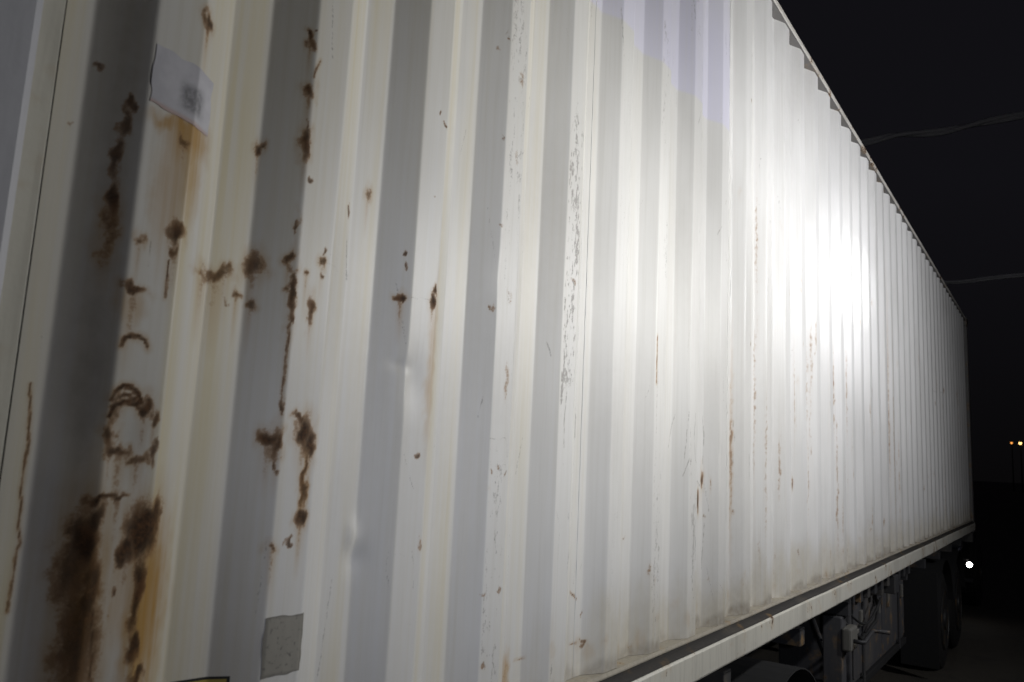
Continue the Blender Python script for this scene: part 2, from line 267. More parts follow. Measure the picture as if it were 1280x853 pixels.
# ------------------------------------------------------------------ stains: (X, Z, half width, half height, rust core, amber halo, run length) on the wall
BLOBS=[(0.6186, 1.3259, 0.0121, 0.0137, 0.9, 0.3, 0.0),
(0.4825, 1.2009, 0.0074, 0.0089, 0.7, 0.0, 0.0),
(0.5257, 1.1625, 0.006, 0.0101, 0.8, 0.0, 0.0),
(0.5187, 1.1352, 0.0075, 0.0267, 0.7, 0.0, 0.0),
(0.5159, 1.0835, 0.0075, 0.0373, 0.8, 0.0, 0.0),
(0.5129, 1.027, 0.0074, 0.026, 0.9, 0.0, 0.0),
(0.5134, 0.9777, 0.0106, 0.0428, 0.55, 0.2, 0.0),
(0.5991, 1.1308, 0.0096, 0.0103, 0.7, 0.4, 0.034),
(0.5903, 1.1515, 0.03, 0.0137, 0.0, 1.0, 0.08),
(0.6129, 1.1457, 0.0248, 0.0341, 0.0, 1.0, 0.09),
(0.5896, 1.0542, 0.0212, 0.0675, 0.0, 0.6, 0.045),
(0.6118, 1.1089, 0.0214, 0.0683, 0.0, 0.7, 0.067),
(0.4604, 1.1153, 0.0029, 0.0042, 0.6, 0.0, 0.0),
(0.6047, 1.0003, 0.0146, 0.0169, 1.0, 0.6, 0.056),
(0.6026, 0.9766, 0.011, 0.0056, 0.9, 0.3, 0.0),
(0.5517, 0.9794, 0.0077, 0.0076, 0.7, 0.3, 0.0),
(0.5524, 0.909, 0.0179, 0.0064, 0.95, 0.4, 0.021),
(0.5496, 0.8866, 0.0146, 0.0212, 0.0, 0.4, 0.0),
(0.5509, 0.761, 0.0096, 0.0124, 0.5, 0.3, 0.0),
(0.5875, 0.7512, 0.0113, 0.016, 1.0, 0.5, 0.032),
(0.5487, 0.7441, 0.0074, 0.0227, 0.6, 0.4, 0.0),
(0.6022, 0.7339, 0.0069, 0.0107, 0.8, 0.2, 0.0),
(0.5469, 0.7067, 0.0092, 0.0184, 0.9, 0.5, 0.01),
(0.6053, 0.6985, 0.0046, 0.0107, 0.7, 0.1, 0.0),
(0.5597, 0.6896, 0.0192, 0.0052, 0.9, 0.4, 0.0),
(0.5851, 0.6788, 0.0133, 0.0073, 0.7, 0.3, 0.0),
(0.6023, 0.6855, 0.0057, 0.0128, 0.8, 0.1, 0.0),
(0.696, 0.9626, 0.0282, 0.0122, 0.75, 0.3, 0.012),
(0.6687, 0.9511, 0.0166, 0.0093, 0.5, 0.2, 0.023),
(0.7104, 0.972, 0.0153, 0.0086, 0.6, 0.2, 0.0),
(0.7171, 0.9269, 0.0056, 0.0049, 0.6, 0.1, 0.0),
(0.7347, 0.9366, 0.0071, 0.0062, 0.7, 0.1, 0.0),
(0.7572, 0.9886, 0.0152, 0.0231, 0.7, 0.2, 0.038),
(0.7587, 0.9307, 0.0074, 0.0114, 0.7, 0.2, 0.0),
(0.7484, 1.1847, 0.0067, 0.013, 0.9, 0.1, 0.026),
(0.5456, 0.6334, 0.0191, 0.0071, 1.0, 0.4, 0.0),
(0.5637, 0.6311, 0.0128, 0.0051, 0.9, 0.3, 0.0),
(0.5293, 0.5837, 0.0201, 0.0413, 1.0, 0.6, 0.039),
(0.5375, 0.6055, 0.0124, 0.0218, 0.9, 0.6, 0.03),
(0.5208, 0.5517, 0.0203, 0.068, 0.7, 0.4, 0.0),
(0.5424, 0.5121, 0.0111, 0.0785, 0.85, 1.0, 0.0),
(0.5377, 0.4597, 0.0266, 0.0868, 0.7, 0.7, 0.0),
(0.6046, 0.5926, 0.0265, 0.0357, 1.1, 0.7, 0.042),
(0.6244, 0.6124, 0.0121, 0.0238, 1.0, 0.4, 0.0),
(0.5861, 0.5627, 0.0153, 0.0206, 1.0, 0.6, 0.041),
(0.608, 0.5097, 0.0088, 0.0541, 1.0, 0.6, 0.0),
(0.6103, 0.4365, 0.0107, 0.0185, 1.0, 0.5, 0.0),
(0.6199, 0.3959, 0.0139, 0.0148, 1.0, 0.5, 0.0),
(0.6249, 0.4862, 0.0281, 0.0963, 0.0, 1.0, 0.0),
(0.6007, 0.5514, 0.03, 0.0623, 0.0, 0.6, 0.062),
(0.5395, 0.5366, 0.0235, 0.0885, 0.0, 0.7, 0.039),
(0.5815, 0.5126, 0.0108, 0.0609, 0.0, 0.4, 0.0),
(0.5705, 0.5168, 0.0025, 0.005, 0.9, 0.0, 0.0),
(0.5735, 0.4838, 0.0025, 0.004, 0.9, 0.0, 0.0),
(0.8073, 1.3937, 0.007, 0.0128, 1.0, 0.2, 0.0),
(0.8159, 1.4083, 0.0025, 0.0043, 0.8, 0.0, 0.0),
(0.8129, 1.3034, 0.0102, 0.0126, 1.0, 0.3, 0.028),
(0.8145, 1.205, 0.009, 0.0274, 0.9, 0.4, 0.054),
(0.8321, 1.1549, 0.005, 0.0081, 0.8, 0.0, 0.0),
(0.8123, 1.0669, 0.0034, 0.0187, 0.8, 0.3, 0.0),
(0.9958, 1.1818, 0.0081, 0.0151, 0.55, 0.1, 0.03),
(0.9419, 1.1354, 0.0073, 0.0069, 0.8, 0.0, 0.0),
(1.1478, 1.3879, 0.0049, 0.005, 0.9, 0.0, 0.0),
(1.164, 1.3787, 0.0058, 0.005, 0.9, 0.0, 0.0),
(1.1416, 1.2163, 0.0048, 0.0032, 0.9, 0.0, 0.0),
(1.3443, 1.6327, 0.0072, 0.0116, 0.6, 0.0, 0.0),
(1.364, 1.677, 0.0036, 0.0078, 0.8, 0.0, 0.0),
(1.3658, 1.418, 0.0053, 0.0095, 0.8, 0.0, 0.0),
(1.3737, 1.224, 0.007, 0.0055, 0.8, 0.0, 0.0),
(0.8054, 1.0091, 0.0078, 0.0131, 0.9, 0.3, 0.0),
(0.8129, 0.956, 0.0057, 0.0548, 0.85, 0.5, 0.065),
(0.8152, 0.9103, 0.0048, 0.0104, 0.9, 0.3, 0.0),
(0.8697, 1.0181, 0.0069, 0.0108, 0.7, 0.1, 0.0),
(0.8731, 1.0356, 0.0035, 0.0054, 0.7, 0.1, 0.0),
(0.8533, 0.9301, 0.0083, 0.0237, 0.85, 0.1, 0.013),
(0.8379, 0.9931, 0.0066, 0.0066, 0.7, 0.1, 0.0),
(0.8687, 0.9944, 0.0051, 0.0054, 0.7, 0.1, 0.0),
(1.0762, 1.0001, 0.012, 0.0077, 1.0, 0.4, 0.061),
(1.0798, 1.0553, 0.0028, 0.0109, 0.9, 0.0, 0.0),
(1.078, 1.085, 0.0029, 0.0078, 0.9, 0.0, 0.0),
(1.1569, 1.007, 0.012, 0.0143, 1.0, 0.5, 0.095),
(1.1623, 1.0275, 0.0084, 0.008, 0.9, 0.1, 0.0),
(1.1684, 0.8903, 0.012, 0.1094, 0.0, 0.4, 0.062),
(1.3624, 1.0287, 0.0069, 0.0089, 1.0, 0.1, 0.0),
(1.4183, 1.0643, 0.012, 0.0254, 0.5, 0.0, 0.0),
(0.8615, 0.7333, 0.0182, 0.0283, 1.1, 0.6, 0.039),
(0.8488, 0.7584, 0.013, 0.0102, 0.9, 0.4, 0.0),
(0.8788, 0.7133, 0.0101, 0.0285, 1.0, 0.4, 0.013),
(0.7994, 0.7199, 0.0128, 0.0173, 1.0, 0.3, 0.012),
(0.8121, 0.7106, 0.0079, 0.0273, 0.9, 0.2, 0.012),
(0.8136, 0.7749, 0.0033, 0.0176, 0.8, 0.1, 0.0),
(1.4225, 0.8687, 0.0092, 0.0461, 0.4, 0.0, 0.0),
(1.142, 0.6992, 0.0069, 0.009, 0.8, 0.0, 0.0),
(0.8131, 0.6709, 0.0032, 0.0148, 0.8, 0.2, 0.0),
(0.8705, 0.5917, 0.0115, 0.0139, 1.0, 0.6, 0.076),
(0.8196, 0.5536, 0.0107, 0.0085, 0.85, 0.2, 0.036),
(0.8515, 0.5602, 0.0096, 0.0037, 0.8, 0.0, 0.0),
(0.87, 0.6564, 0.0066, 0.0639, 0.8, 0.9, 0.038),
(1.3785, 0.4255, 0.012, 0.0066, 0.8, 0.0, 0.0),
(1.4278, 0.4217, 0.012, 0.0084, 0.9, 0.0, 0.0),
(1.3918, 0.2755, 0.012, 0.0097, 1.0, 0.1, 0.0),
(1.405, 0.6834, 0.0089, 0.0052, 0.9, 0.0, 0.0),
(1.3795, 0.6712, 0.0081, 0.0051, 0.9, 0.0, 0.0),
(1.4363, 0.6717, 0.0092, 0.0052, 0.9, 0.0, 0.0),
(2.0958, 0.4914, 0.012, 0.0113, 0.8, 0.1, 0.045),
(2.2051, 0.3987, 0.012, 0.0138, 0.7, 0.2, 0.0),
(1.8651, 0.2412, 0.012, 0.008, 1.0, 0.3, 0.0),
(1.8136, 0.3631, 0.012, 0.008, 0.6, 0.0, 0.0),
(1.8585, 0.3118, 0.0105, 0.0081, 0.8, 0.0, 0.0),
(2.7237, 0.3186, 0.0096, 0.0081, 0.6, 0.2, 0.0),
(2.6891, 0.6587, 0.0101, 0.0389, 0.8, 0.4, 0.111),
(2.6546, 0.5819, 0.012, 0.0382, 0.9, 0.4, 0.055),
(2.7046, 0.537, 0.008, 0.0083, 0.9, 0.2, 0.0),
(2.9773, 0.7808, 0.007, 0.2743, 0.45, 0.4, 0.0),
(2.9867, 0.5338, 0.007, 0.0119, 0.9, 0.3, 0.0),
(3.1137, 1.2063, 0.012, 0.013, 0.9, 0.0, 0.0),
(2.804, 1.7066, 0.012, 0.0126, 0.6, 0.0, 0.0),
(3.0999, 2.2435, 0.0104, 0.0142, 0.9, 0.0, 0.0),
(1.6972, 1.1667, 0.012, 0.0103, 0.8, 0.0, 0.0),
(1.4232, 1.5893, 0.0098, 0.0174, 0.7, 0.0, 0.0),
(1.4224, 1.399, 0.0096, 0.0189, 0.6, 0.0, 0.0),
(2.7255, 0.6457, 0.0032, 0.0224, 0.6, 0.3, 0.084),
(6.3306, 1.2505, 0.012, 0.6501, 0.3, 0.2, 0.0),
(6.3981, 0.9023, 0.012, 0.6571, 0.4, 0.2, 0.0),
(6.6461, 0.67, 0.004, 0.3596, 0.3, 0.2, 0.0),
(4.0889, 1.1408, 0.012, 0.3268, 0.25, 0.0, 0.0),
(3.8306, 1.0379, 0.0034, 0.2288, 0.3, 0.1, 0.0),
(6.0588, 0.1238, 0.012, 0.0161, 0.6, 0.2, 0.0),
(4.7017, 0.2743, 0.012, 0.0172, 0.7, 0.3, 0.0),
(4.3972, 0.1891, 0.012, 0.0201, 0.7, 0.4, 0.0),
(9.6887, 1.641, 0.012, 0.0351, 0.7, 0.0, 0.0),
(8.8762, 1.4269, 0.012, 0.0241, 0.8, 0.0, 0.0),
(3.8148, 0.6432, 0.0068, 0.0332, 0.7, 0.1, 0.0),
(3.8499, 0.3329, 0.0046, 0.0253, 0.7, 0.1, 0.0),
(1.5196, 0.2236, 0.012, 0.0346, 0.2, 0.7, 0.0),
(1.8833, 0.216, 0.012, 0.016, 0.3, 0.5, 0.0),
(2.1768, 0.2016, 0.012, 0.0178, 0.2, 0.5, 0.0),
(2.4951, 0.2163, 0.012, 0.0199, 0.2, 0.5, 0.0)]
LINES=[(0, 0.0027, 1, [(0.5445, 0.8299), (0.5467, 0.8388), (0.5548, 0.8443), (0.5647, 0.8447), (0.5743, 0.8407), (0.5798, 0.8328)]),
(0, 0.0026, 1, [(0.5403, 0.7601), (0.5453, 0.771), (0.5542, 0.7781), (0.5642, 0.777), (0.574, 0.7694), (0.5798, 0.7581)]),
(0, 0.0021, 0.9, [(0.5405, 0.7497), (0.5466, 0.7606), (0.5565, 0.7678), (0.5679, 0.7646), (0.578, 0.7548)]),
(0, 0.0026, 1, [(0.541, 0.7373), (0.5457, 0.7511), (0.5577, 0.7584), (0.5712, 0.7553), (0.5838, 0.7445)]),
(0, 0.0013, 0.8, [(0.5964, 0.9578), (0.5967, 0.9351), (0.5968, 0.9045)]),
(2, 0.0013, 0.7, [(0.5666, 0.9789), (0.5677, 0.9511), (0.569, 0.9213)]),
(2, 0.0013, 0.5, [(0.4602, 0.8366), (0.4625, 0.8116)]),
(0, 0.0013, 0.75, [(0.4558, 0.7686), (0.4596, 0.7313), (0.4619, 0.6922), (0.4608, 0.6437), (0.4667, 0.5767), (0.4652, 0.5392), (0.4644, 0.4974)]),
(1, 0.0023, 0.6, [(0.4558, 0.7686), (0.4596, 0.7313), (0.4619, 0.6922), (0.4608, 0.6437), (0.4667, 0.5767), (0.4652, 0.5392), (0.4644, 0.4974)]),
(0, 0.0013, 0.7, [(0.827, 1.3623), (0.8217, 1.3454), (0.8172, 1.3262)]),
(0, 0.0013, 0.7, [(0.8134, 1.2496), (0.8173, 1.2296)]),
(0, 0.0013, 0.7, [(0.8136, 0.9035), (0.8137, 0.8581), (0.8133, 0.8067), (0.814, 0.7559)]),
(2, 0.0015, 0.5, [(0.8804, 1.0345), (0.9105, 1.033)]),
(2, 0.0015, 0.5, [(0.8786, 1.0174), (0.9287, 1.0166), (0.9764, 1.0167)]),
(2, 0.0015, 0.6, [(1.0778, 0.9988), (1.1075, 1.0023), (1.1567, 1.0086)]),
(2, 0.0015, 0.7, [(1.1033, 0.7041), (1.1198, 0.6718), (1.1365, 0.6391)]),
(2, 0.0013, 0.6, [(1.0861, 0.5272), (1.0844, 0.4919), (1.0918, 0.4593)]),
(2, 0.0015, 0.6, [(1.1435, 0.5238), (1.1539, 0.4864), (1.1527, 0.4531)]),
(2, 0.0015, 0.5, [(1.0866, 0.5187), (1.1109, 0.5203), (1.1445, 0.5135)]),
(2, 0.0015, 0.5, [(1.0922, 0.3924), (1.1069, 0.3906)]),
(2, 0.0015, 0.5, [(1.1413, 0.3899), (1.1543, 0.3923)]),
(2, 0.0018, 0.6, [(1.3735, 0.746), (1.4297, 0.7486), (1.4376, 0.7278), (1.4406, 0.6927)]),
(2, 0.0017, 0.5, [(1.3747, 0.7256), (1.3777, 0.6915), (1.4348, 0.6891)]),
(2, 0.0016, 0.9, [(1.6817, 0.7363), (1.6796, 0.8151), (1.6868, 0.8755)]),
(2, 0.0017, 0.9, [(1.7967, 0.7641), (1.7966, 0.8227), (1.7226, 0.8748)]),
(2, 0.0021, 0.9, [(2.5378, 0.8792), (2.5264, 0.806), (2.5436, 0.7267), (2.6826, 0.631)]),
(2, 0.0023, 0.8, [(2.6887, 0.8837), (2.7006, 0.8134), (2.6947, 0.7146)]),
(2, 0.0023, 0.8, [(2.9518, 0.917), (2.8265, 0.8349), (2.9384, 0.7492)]),
(2, 0.0025, 0.7, [(2.9831, 0.9193), (2.9948, 0.8277), (2.9884, 0.7204)]),
(0, 0.002, 0.7, [(2.2162, 1.0984), (2.2179, 0.9498)]),
(2, 0.0027, 0.6, [(2.2271, 1.0002), (2.223, 0.8523)]),
(2, 0.0013, 0.6, [(1.3421, 1.2544), (1.3659, 1.1305)]),
(2, 0.0015, 0.6, [(1.6594, 0.5819), (1.6773, 0.5432), (1.6718, 0.468)]),
(2, 0.0015, 0.7, [(1.794, 0.575), (1.77, 0.5209)]),
(0, 0.0016, 0.8, [(1.8007, 0.3745), (1.8308, 0.3512)]),
(0, 0.0016, 0.6, [(1.8061, 0.2464), (1.8736, 0.2446)]),
(0, 0.0015, 0.5, [(1.5553, 0.2498), (1.5918, 0.2494)]),
(2, 0.0058, 0.6, [(8.6, 1.553), (9.1548, 1.5569), (9.7002, 1.6245)]),
(0, 0.0013, 0.8, [(0.5419, 0.556), (0.5483, 0.4968), (0.5556, 0.4063)]),
(2, 0.0013, 0.5, [(0.5657, 0.6147), (0.5715, 0.5337), (0.5772, 0.4537)])]

def masks(x, z, seed, fine):
    core = np.zeros_like(x); halo = np.zeros_like(x); scuff = np.zeros_like(x); yel = np.zeros_like(x); patch = np.zeros_like(x); dark_tone = np.zeros_like(x)
    k = np.floor((x-X0)/PITCH); q = (x-X0)-k*PITCH
    outer = (q < .072)
    if fine:
        wx = x+(fbm(x*75, z*50, 4)-.5)*.021; wz = z+(fbm(x*75+50, z*40+50, 4)-.5)*.034
    else:
        wx = x+(fbm(x*30, z*20, 2)-.5)*.02; wz = z+(fbm(x*30+50, z*20, 2)-.5)*.03
    xs0, xs1 = x.min(), x.max(); zrow = z[0, :]; xcol = x[:, 0]
    def win(a, b, c_, d):
        i0, i1 = np.searchsorted(xcol, [a, b]); j0, j1 = np.searchsorted(zrow, [c_, d]); return slice(i0, i1), slice(j0, j1)
    rr = np.random.RandomState(seed)
    bl = list(BLOBS)
    # small random chips and freckles all along, mostly on the outward flats and near the foot
    for _ in range(16):
        kk = rr.randint(0, 42); ex = X0+PITCH*kk+rr.choice([0, 0, .072, .036, .14, rr.rand()*.27])+rr.normal(0, .003)
        if xs0 < ex < xs1: bl.append((ex, rr.rand()*2.6+.18, .002+.004*rr.rand(), .003+.008*rr.rand()**2, rr.rand()*.5+.4, .15, .02*rr.rand()))
    for _ in range(14):
        ex = xs0+rr.rand()*(xs1-xs0); zz = .17+abs(rr.normal(0, .10)); s = .005+.012*rr.rand()**2
        if ex > 1.6: bl.append((ex, zz, s, s*.8, .2+.4*rr.rand(), .35, .03))
    if xs1 > 3.0:
        for _ in range(7):
            ex = xs0+rr.rand()*(xs1-xs0); s = .004+.007*rr.rand()
            bl.append((ex, .25+1.9*rr.rand(), s, s*(1+2*rr.rand()), .35+.5*rr.rand(), .25, .1*rr.rand()))
        for _ in range(150):
            kk = rr.randint(9, 42); ex = X0+PITCH*kk+rr.choice([0, .07, .215, .24])+rr.normal(0, .004); bl.append((ex, .25+1.5*rr.rand()**1.3, .004+.004*rr.rand(), .04+.35*rr.rand()**2, .18+.27*rr.rand(), .05, .05))
    for (bx, bz, a, b, c_, h, run) in bl:
        if bx < 1.25 and a > .0065 and h > 0: run = max(run, .07+2.2*a); h = max(h, .55)
        if bx < xs0-.12 or bx > xs1+.12: continue
        m = max(a*2.4, .02); s = win(bx-m-.02, bx+m+.02, bz-b*2.4-run-.05, bz+b*2.4+.04)
        dx = wx[s]-bx; dz = wz[s]-bz
        if dx.size == 0: continue
        qd = np.sqrt((dx/a)**2+(dz/b)**2)
        if bx > 1.25 and b < .03:
            scuff[s] = np.maximum(scuff[s], .9*c_*(1-sstep(qd, .15, 1.5))); c_ = c_*.45; h = h*.5
        if c_ > 0: core[s] = np.maximum(core[s], c_*(1-sstep(qd, .15, 1.55)))
        if h > 0:
            halo[s] = np.maximum(halo[s], h*(1-sstep(qd, .4, 2.2)))
            if run > 0:
                xx = x[s]-bx; fall = np.clip((bz-z[s])/run, 0, 1); on = (bz-z[s] > 0)
                wdt = a*(.75-.35*fall); v = h*(1-fall)**.8*np.exp(-(xx/wdt)**2)*on; halo[s] = np.maximum(halo[s], v)
                core[s] = np.maximum(core[s], .55*c_*(1-fall)**1.5*np.exp(-(xx/(a*.35))**2)*on*(b < .1))
    lines = list(LINES)
    if xs0 < 4:
        for _ in range(46):   # hairline scrapes left by handling, mostly steep
            ex = xs0+rr.rand()*(xs1-xs0); ez = .25+2.3*rr.rand(); ln = .03+.16*rr.rand()**2; lean = rr.normal(0, .018); lines.append((2, .0020, .40+.4*rr.rand(), [(ex, ez), (ex+lean*.5, ez+ln*.5), (ex+lean, ez+ln)]))
    for (kind, wd, st, pts) in lines:
        wd = max(wd, .0014)
        for (ax, az), (bx, bz) in zip(pts, pts[1:]):
            if max(ax, bx) < xs0-.05 or min(ax, bx) > xs1+.05: continue
            s = win(min(ax, bx)-wd*4-.01, max(ax, bx)+wd*4+.01, min(az, bz)-wd*4-.01, max(az, bz)+wd*4+.01)
            px, pz = x[s]+(wx[s]-x[s])*.2, z[s]+(wz[s]-z[s])*.2
            L2 = (bx-ax)**2+(bz-az)**2+1e-9; tt = np.clip(((px-ax)*(bx-ax)+(pz-az)*(bz-az))/L2, 0, 1)
            dd = np.hypot(px-ax-tt*(bx-ax), pz-az-tt*(bz-az)); v = st*(1-sstep(dd, wd*.3, wd*2.0))*np.clip(.35+1.3*fbm(px*90, pz*90+7, 3), 0, 1.05)
            if kind == 0: halo[s] = np.maximum(halo[s], .5*st*(1-sstep(dd, wd, wd*4.5)))
            tgt = (core, halo, scuff)[kind]; tgt[s] = np.maximum(tgt[s], v)
    # rubbed, mottled strips on the outward flats
    strip = {3: .6, 4: .8, 5: .4, 6: .6, 7: .65, 8: .2, 9: .15, 10: .3, 13: .3, 15: .25, 19: .3}
    for kk, sv in strip.items():
        s = (k == kk) & (q > .004) & (q < .068)
        n = .45*fbm(x*70, z*9+kk*5, 3)+.55*fbm(x*190+5, z*75+kk*5, 3); n2 = fbm(x*20+9, z*2.1+kk, 3)
        if kk == 4: n2 = np.maximum(n2, .62*sstep(z, .75, .95)*(1-sstep(z, 1.55, 1.75)))
        if kk == 3: n2 = np.maximum(n2, .5*sstep(z, .95, 1.1)*(1-sstep(z, 1.6, 1.75)))
        scuff[s] = np.maximum(scuff[s], (sv*sstep(n, .40, .68)*sstep(n2, .33, .60))[s])
    # grazed bend edges
    for e, sv in ((0.0, .34), (.072, .26), (.14, .12), (.21, .10)):
        n = fbm(x*3+k*7.7+e*50, z*5+k*3.1, 4)
        g = sv*np.exp(-((q-e)/.0028)**2)*sstep(n, .5, .72); scuff = np.maximum(scuff, g)
    crease = np.exp(-((q-.1405)/.0016)**2)*((k >= 2) & (k <= 6))*.55*sstep(fbm(x*0+k*5, z*2.3, 3), .3, .5); scuff = np.maximum(scuff, crease)
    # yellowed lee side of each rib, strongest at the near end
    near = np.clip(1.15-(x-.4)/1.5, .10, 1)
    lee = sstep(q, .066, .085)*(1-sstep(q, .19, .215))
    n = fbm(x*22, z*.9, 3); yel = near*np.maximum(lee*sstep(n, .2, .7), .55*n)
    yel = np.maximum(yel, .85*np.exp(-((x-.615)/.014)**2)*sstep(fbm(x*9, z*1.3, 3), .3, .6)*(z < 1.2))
    # cleaner, cooler repainted rectangle with a soft lower edge
    pe = z-2.0-.006*(fbm(x*8, z*0, 3)-.5)
    patch = sstep(pe, -.006, .008)*sstep(x, .9, .93)*(1-sstep(x, 2.86, 2.868))*(.85+.3*fbm(x*12, z*2, 3))*(1-.3*sstep(z, 2.3, 2.6))
    # road dirt near the foot of the wall
    fl = fbm(x*14, z*6, 4); dark_tone = .38*(1-sstep(z+.10*(fl-.5), .165, .20)) + .22*(1-sstep(z+.25*(fl-.5), .2, .45))*np.clip(x-1.2, 0, 1)
    dark_tone = dark_tone + .10*sstep(fbm(x*1.3+4, z*1.1, 3), .5, .75)
    dark_tone = dark_tone + .5*np.exp(-((x-.512)/.025)**2)*sstep(fbm(x*20, z*2+3, 3), .15, .6)*(x < .545)*(.75+.25*sstep(-z, -1.0, -.7))  # shade on the first groove's slope painted in, along with rusty dirt
    yel = np.maximum(yel, (1-sstep(z+.2*(fl-.5), .18, .42))*.45*np.clip(x-1.0, 0, 1))
    return core, halo, scuff, yel, patch, dark_tone

def grid_mesh(name, xs, zs, seed, fine):
    X, Z = np.meshgrid(xs, zs, indexing='ij'); Y = wallY(X, Z)
    nx, nz = X.shape; co = np.stack([X, Y, Z], -1).reshape(-1, 3).astype(np.float32)
    idx = np.arange(nx*nz).reshape(nx, nz)
    f = np.stack([idx[:-1, :-1], idx[1:, :-1], idx[1:, 1:], idx[:-1, 1:]], -1).reshape(-1, 4).astype(np.int32)
    me = bpy.data.meshes.new(name); me.vertices.add(len(co)); me.vertices.foreach_set('co', co.ravel())
    me.loops.add(f.size); me.loops.foreach_set('vertex_index', f.ravel()); me.polygons.add(len(f))
    me.polygons.foreach_set('loop_start', np.arange(0, f.size, 4, dtype=np.int32)); me.update(calc_edges=True)
    core, halo, scuff, yel, patch, dark_tone = masks(X, Z, seed, fine)
    for nm, tri in (('wear', (core, halo, scuff)), ('tone', (yel, patch, dark_tone))):
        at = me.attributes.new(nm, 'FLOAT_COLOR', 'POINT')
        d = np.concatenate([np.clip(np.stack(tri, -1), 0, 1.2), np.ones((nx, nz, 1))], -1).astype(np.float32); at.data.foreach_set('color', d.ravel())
    me.shade_smooth(); return me

# ------------------------------------------------------------------ the shipping container
cont = empty('shipping_container', (0, 0, DECK), 'long white corrugated steel shipping container with rust stains, carried on the trailer', 'container')
seams = [XA]+[.715+PITCH*(4*i) for i in range(1, 11)]+[XB]
seams = [s for s in seams if s <= XB]
for i, (a, b) in enumerate(zip(seams, seams[1:])):
    step, zst = ((.0026, .0042) if i == 0 else (.0036, .006) if i == 1 else (.007, .010) if i == 2 else (.009, .014) if i < 5 else (.012, .02))
    xs = np.linspace(a+.0002, b-.0002, int((b-a)/step)); zs = np.linspace(Z0, Z1, int((Z1-Z0)/zst))
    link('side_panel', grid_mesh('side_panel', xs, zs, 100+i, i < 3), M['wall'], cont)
    if i:   # weld bead standing a little proud in the joint between two sheets
        bm = bmesh.new(); n = 60
        tube(bm, [(a+.0006*math.sin(j*1.7), .0363+.0004*math.sin(j*2.9), Z0+.004+(Z1-Z0-.008)*j/n) for j in range(n+1)], .0015, 8)
        done(bm, 'weld_seam', M['wall'], cont, True)
XL, XR, YB = .230, 12.422, 2.438
# corner posts: pressed section with rounded edge and a narrow flange next to the sheet
def post(x0, x1, flange, y0, y1, name='corner_post', mat='post'):
    bm = bmesh.new(); box(bm, x0, x1, y0, y1, .119, 2.777, .012); o = done(bm, name, M[mat], cont)
    return o
post(XL+.001, .395, 1, -.012, .15); post(12.272, XR-.001, -1, -.012, .15, mat='under')  # far post darkened in colour to stand in for weaker light there
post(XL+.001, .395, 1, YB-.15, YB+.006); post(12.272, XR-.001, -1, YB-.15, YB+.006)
for x0, x1 in ((.3952, .4335), (XB+.0005, 12.2718)):
    bm = bmesh.new(); box(bm, x0, x1, .031, .05, .16, 2.84, .001); done(bm, 'post_flange', M['wall'] if x0 > 5 else M['cream'], cont)
bm = bmesh.new(); box(bm, .430, .445, .040, .052, .16, 2.84); done(bm, 'joint_strip', M['seal'], cont)
# corner castings with their oval slots
def casting(x0, y0, z0, sx, sy):
    o = boxpart('corner_casting', M['under' if x0 > 5 else 'post'], cont, (x0, x0+.178, y0, y0+.162, z0, z0+.118), .008)  # far castings share the darkened colour of the far post
    ys = y0-.0015 if sy < 0 else y0+.162+.0015
    bm = bmesh.new(); pts = []
    for k in range(20):
        a = 2*math.pi*k/20; pts.append(bm.verts.new((x0+.089+.022*math.copysign(1, math.cos(a))*(abs(math.cos(a)) > .01)+.03*math.cos(a), ys, z0+.06+.03*math.sin(a))))
    f = bm.faces.new(pts); ex = bmesh.ops.extrude_face_region(bm, geom=[f]); 
    for v in [e for e in ex['geom'] if isinstance(e, bmesh.types.BMVert)]: v.co.y += -sy*-.004
    done(bm, 'slot', M['seal'], o)
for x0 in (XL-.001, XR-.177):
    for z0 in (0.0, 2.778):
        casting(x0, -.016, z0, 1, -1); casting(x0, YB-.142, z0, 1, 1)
# rails
def rail(name, mat, x0, x1, prof, seg=120, jitter=0.0, parent=None):
    """extrude a (y,z) outline along X with slight waves"""
    bm = bmesh.new(); rings = []
    for i in range(seg+1):
        x = x0+(x1-x0)*i/seg; wv = jitter*(math.sin(x*2.1)+.6*math.sin(x*5.3+1)+.4*math.sin(x*11.7))
        rings.append([bm.verts.new((x, y+wv, z+wv*.8)) for y, z in prof])
    n = len(prof)
    for A, B in zip(rings, rings[1:]):
        for k in range(n): bm.faces.new((A[k], A[(k+1) % n], B[(k+1) % n], B[k]))
    bm.faces.new(rings[0]); bm.faces.new(rings[-1])
    return done(bm, name, mat, parent or cont)
XI0, XI1 = .408, 12.243
tr = rail('top_rail', M['toprail'], XI0, XI1, [(-.008, 2.844), (-.012, 2.848), (-.012, 2.868), (-.008, 2.873), (.05, 2.873), (.05, 2.844)], 160, .0008)
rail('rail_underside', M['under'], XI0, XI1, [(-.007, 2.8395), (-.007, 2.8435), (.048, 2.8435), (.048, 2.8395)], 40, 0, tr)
br = rail('bottom_rail', M['cream'], XI0, XI1, [(-.030, .034), (-.033, .040), (-.033, .116), (-.028, .122), (.045, .122), (.045, .034)], 160, .0007)
rail('rail_ledge', M['dark_tone'], XI0, XI1, [(-.026, .1225), (-.024, .128), (-.002, .136), (-.001, .1465), (.05, .1465), (.05, .1225)], 120, .0004, br)
rail('rail_shelf', M['shelf'], XI0, XI1, [(-.005, .147), (-.006, .151), (-.003, .1595), (.05, .1595), (.05, .147)], 160, .0006, br)
rail('top_rail', M['cream'], XI0, XI1, [(YB-.05, 2.81), (YB+.006, 2.81), (YB+.006, 2.873), (YB-.05, 2.873)], 4)
rail('bottom_rail', M['cream'], XI0, XI1, [(YB-.045, .034), (YB+.006, .034), (YB+.006, .16), (YB-.045, .16)], 4)
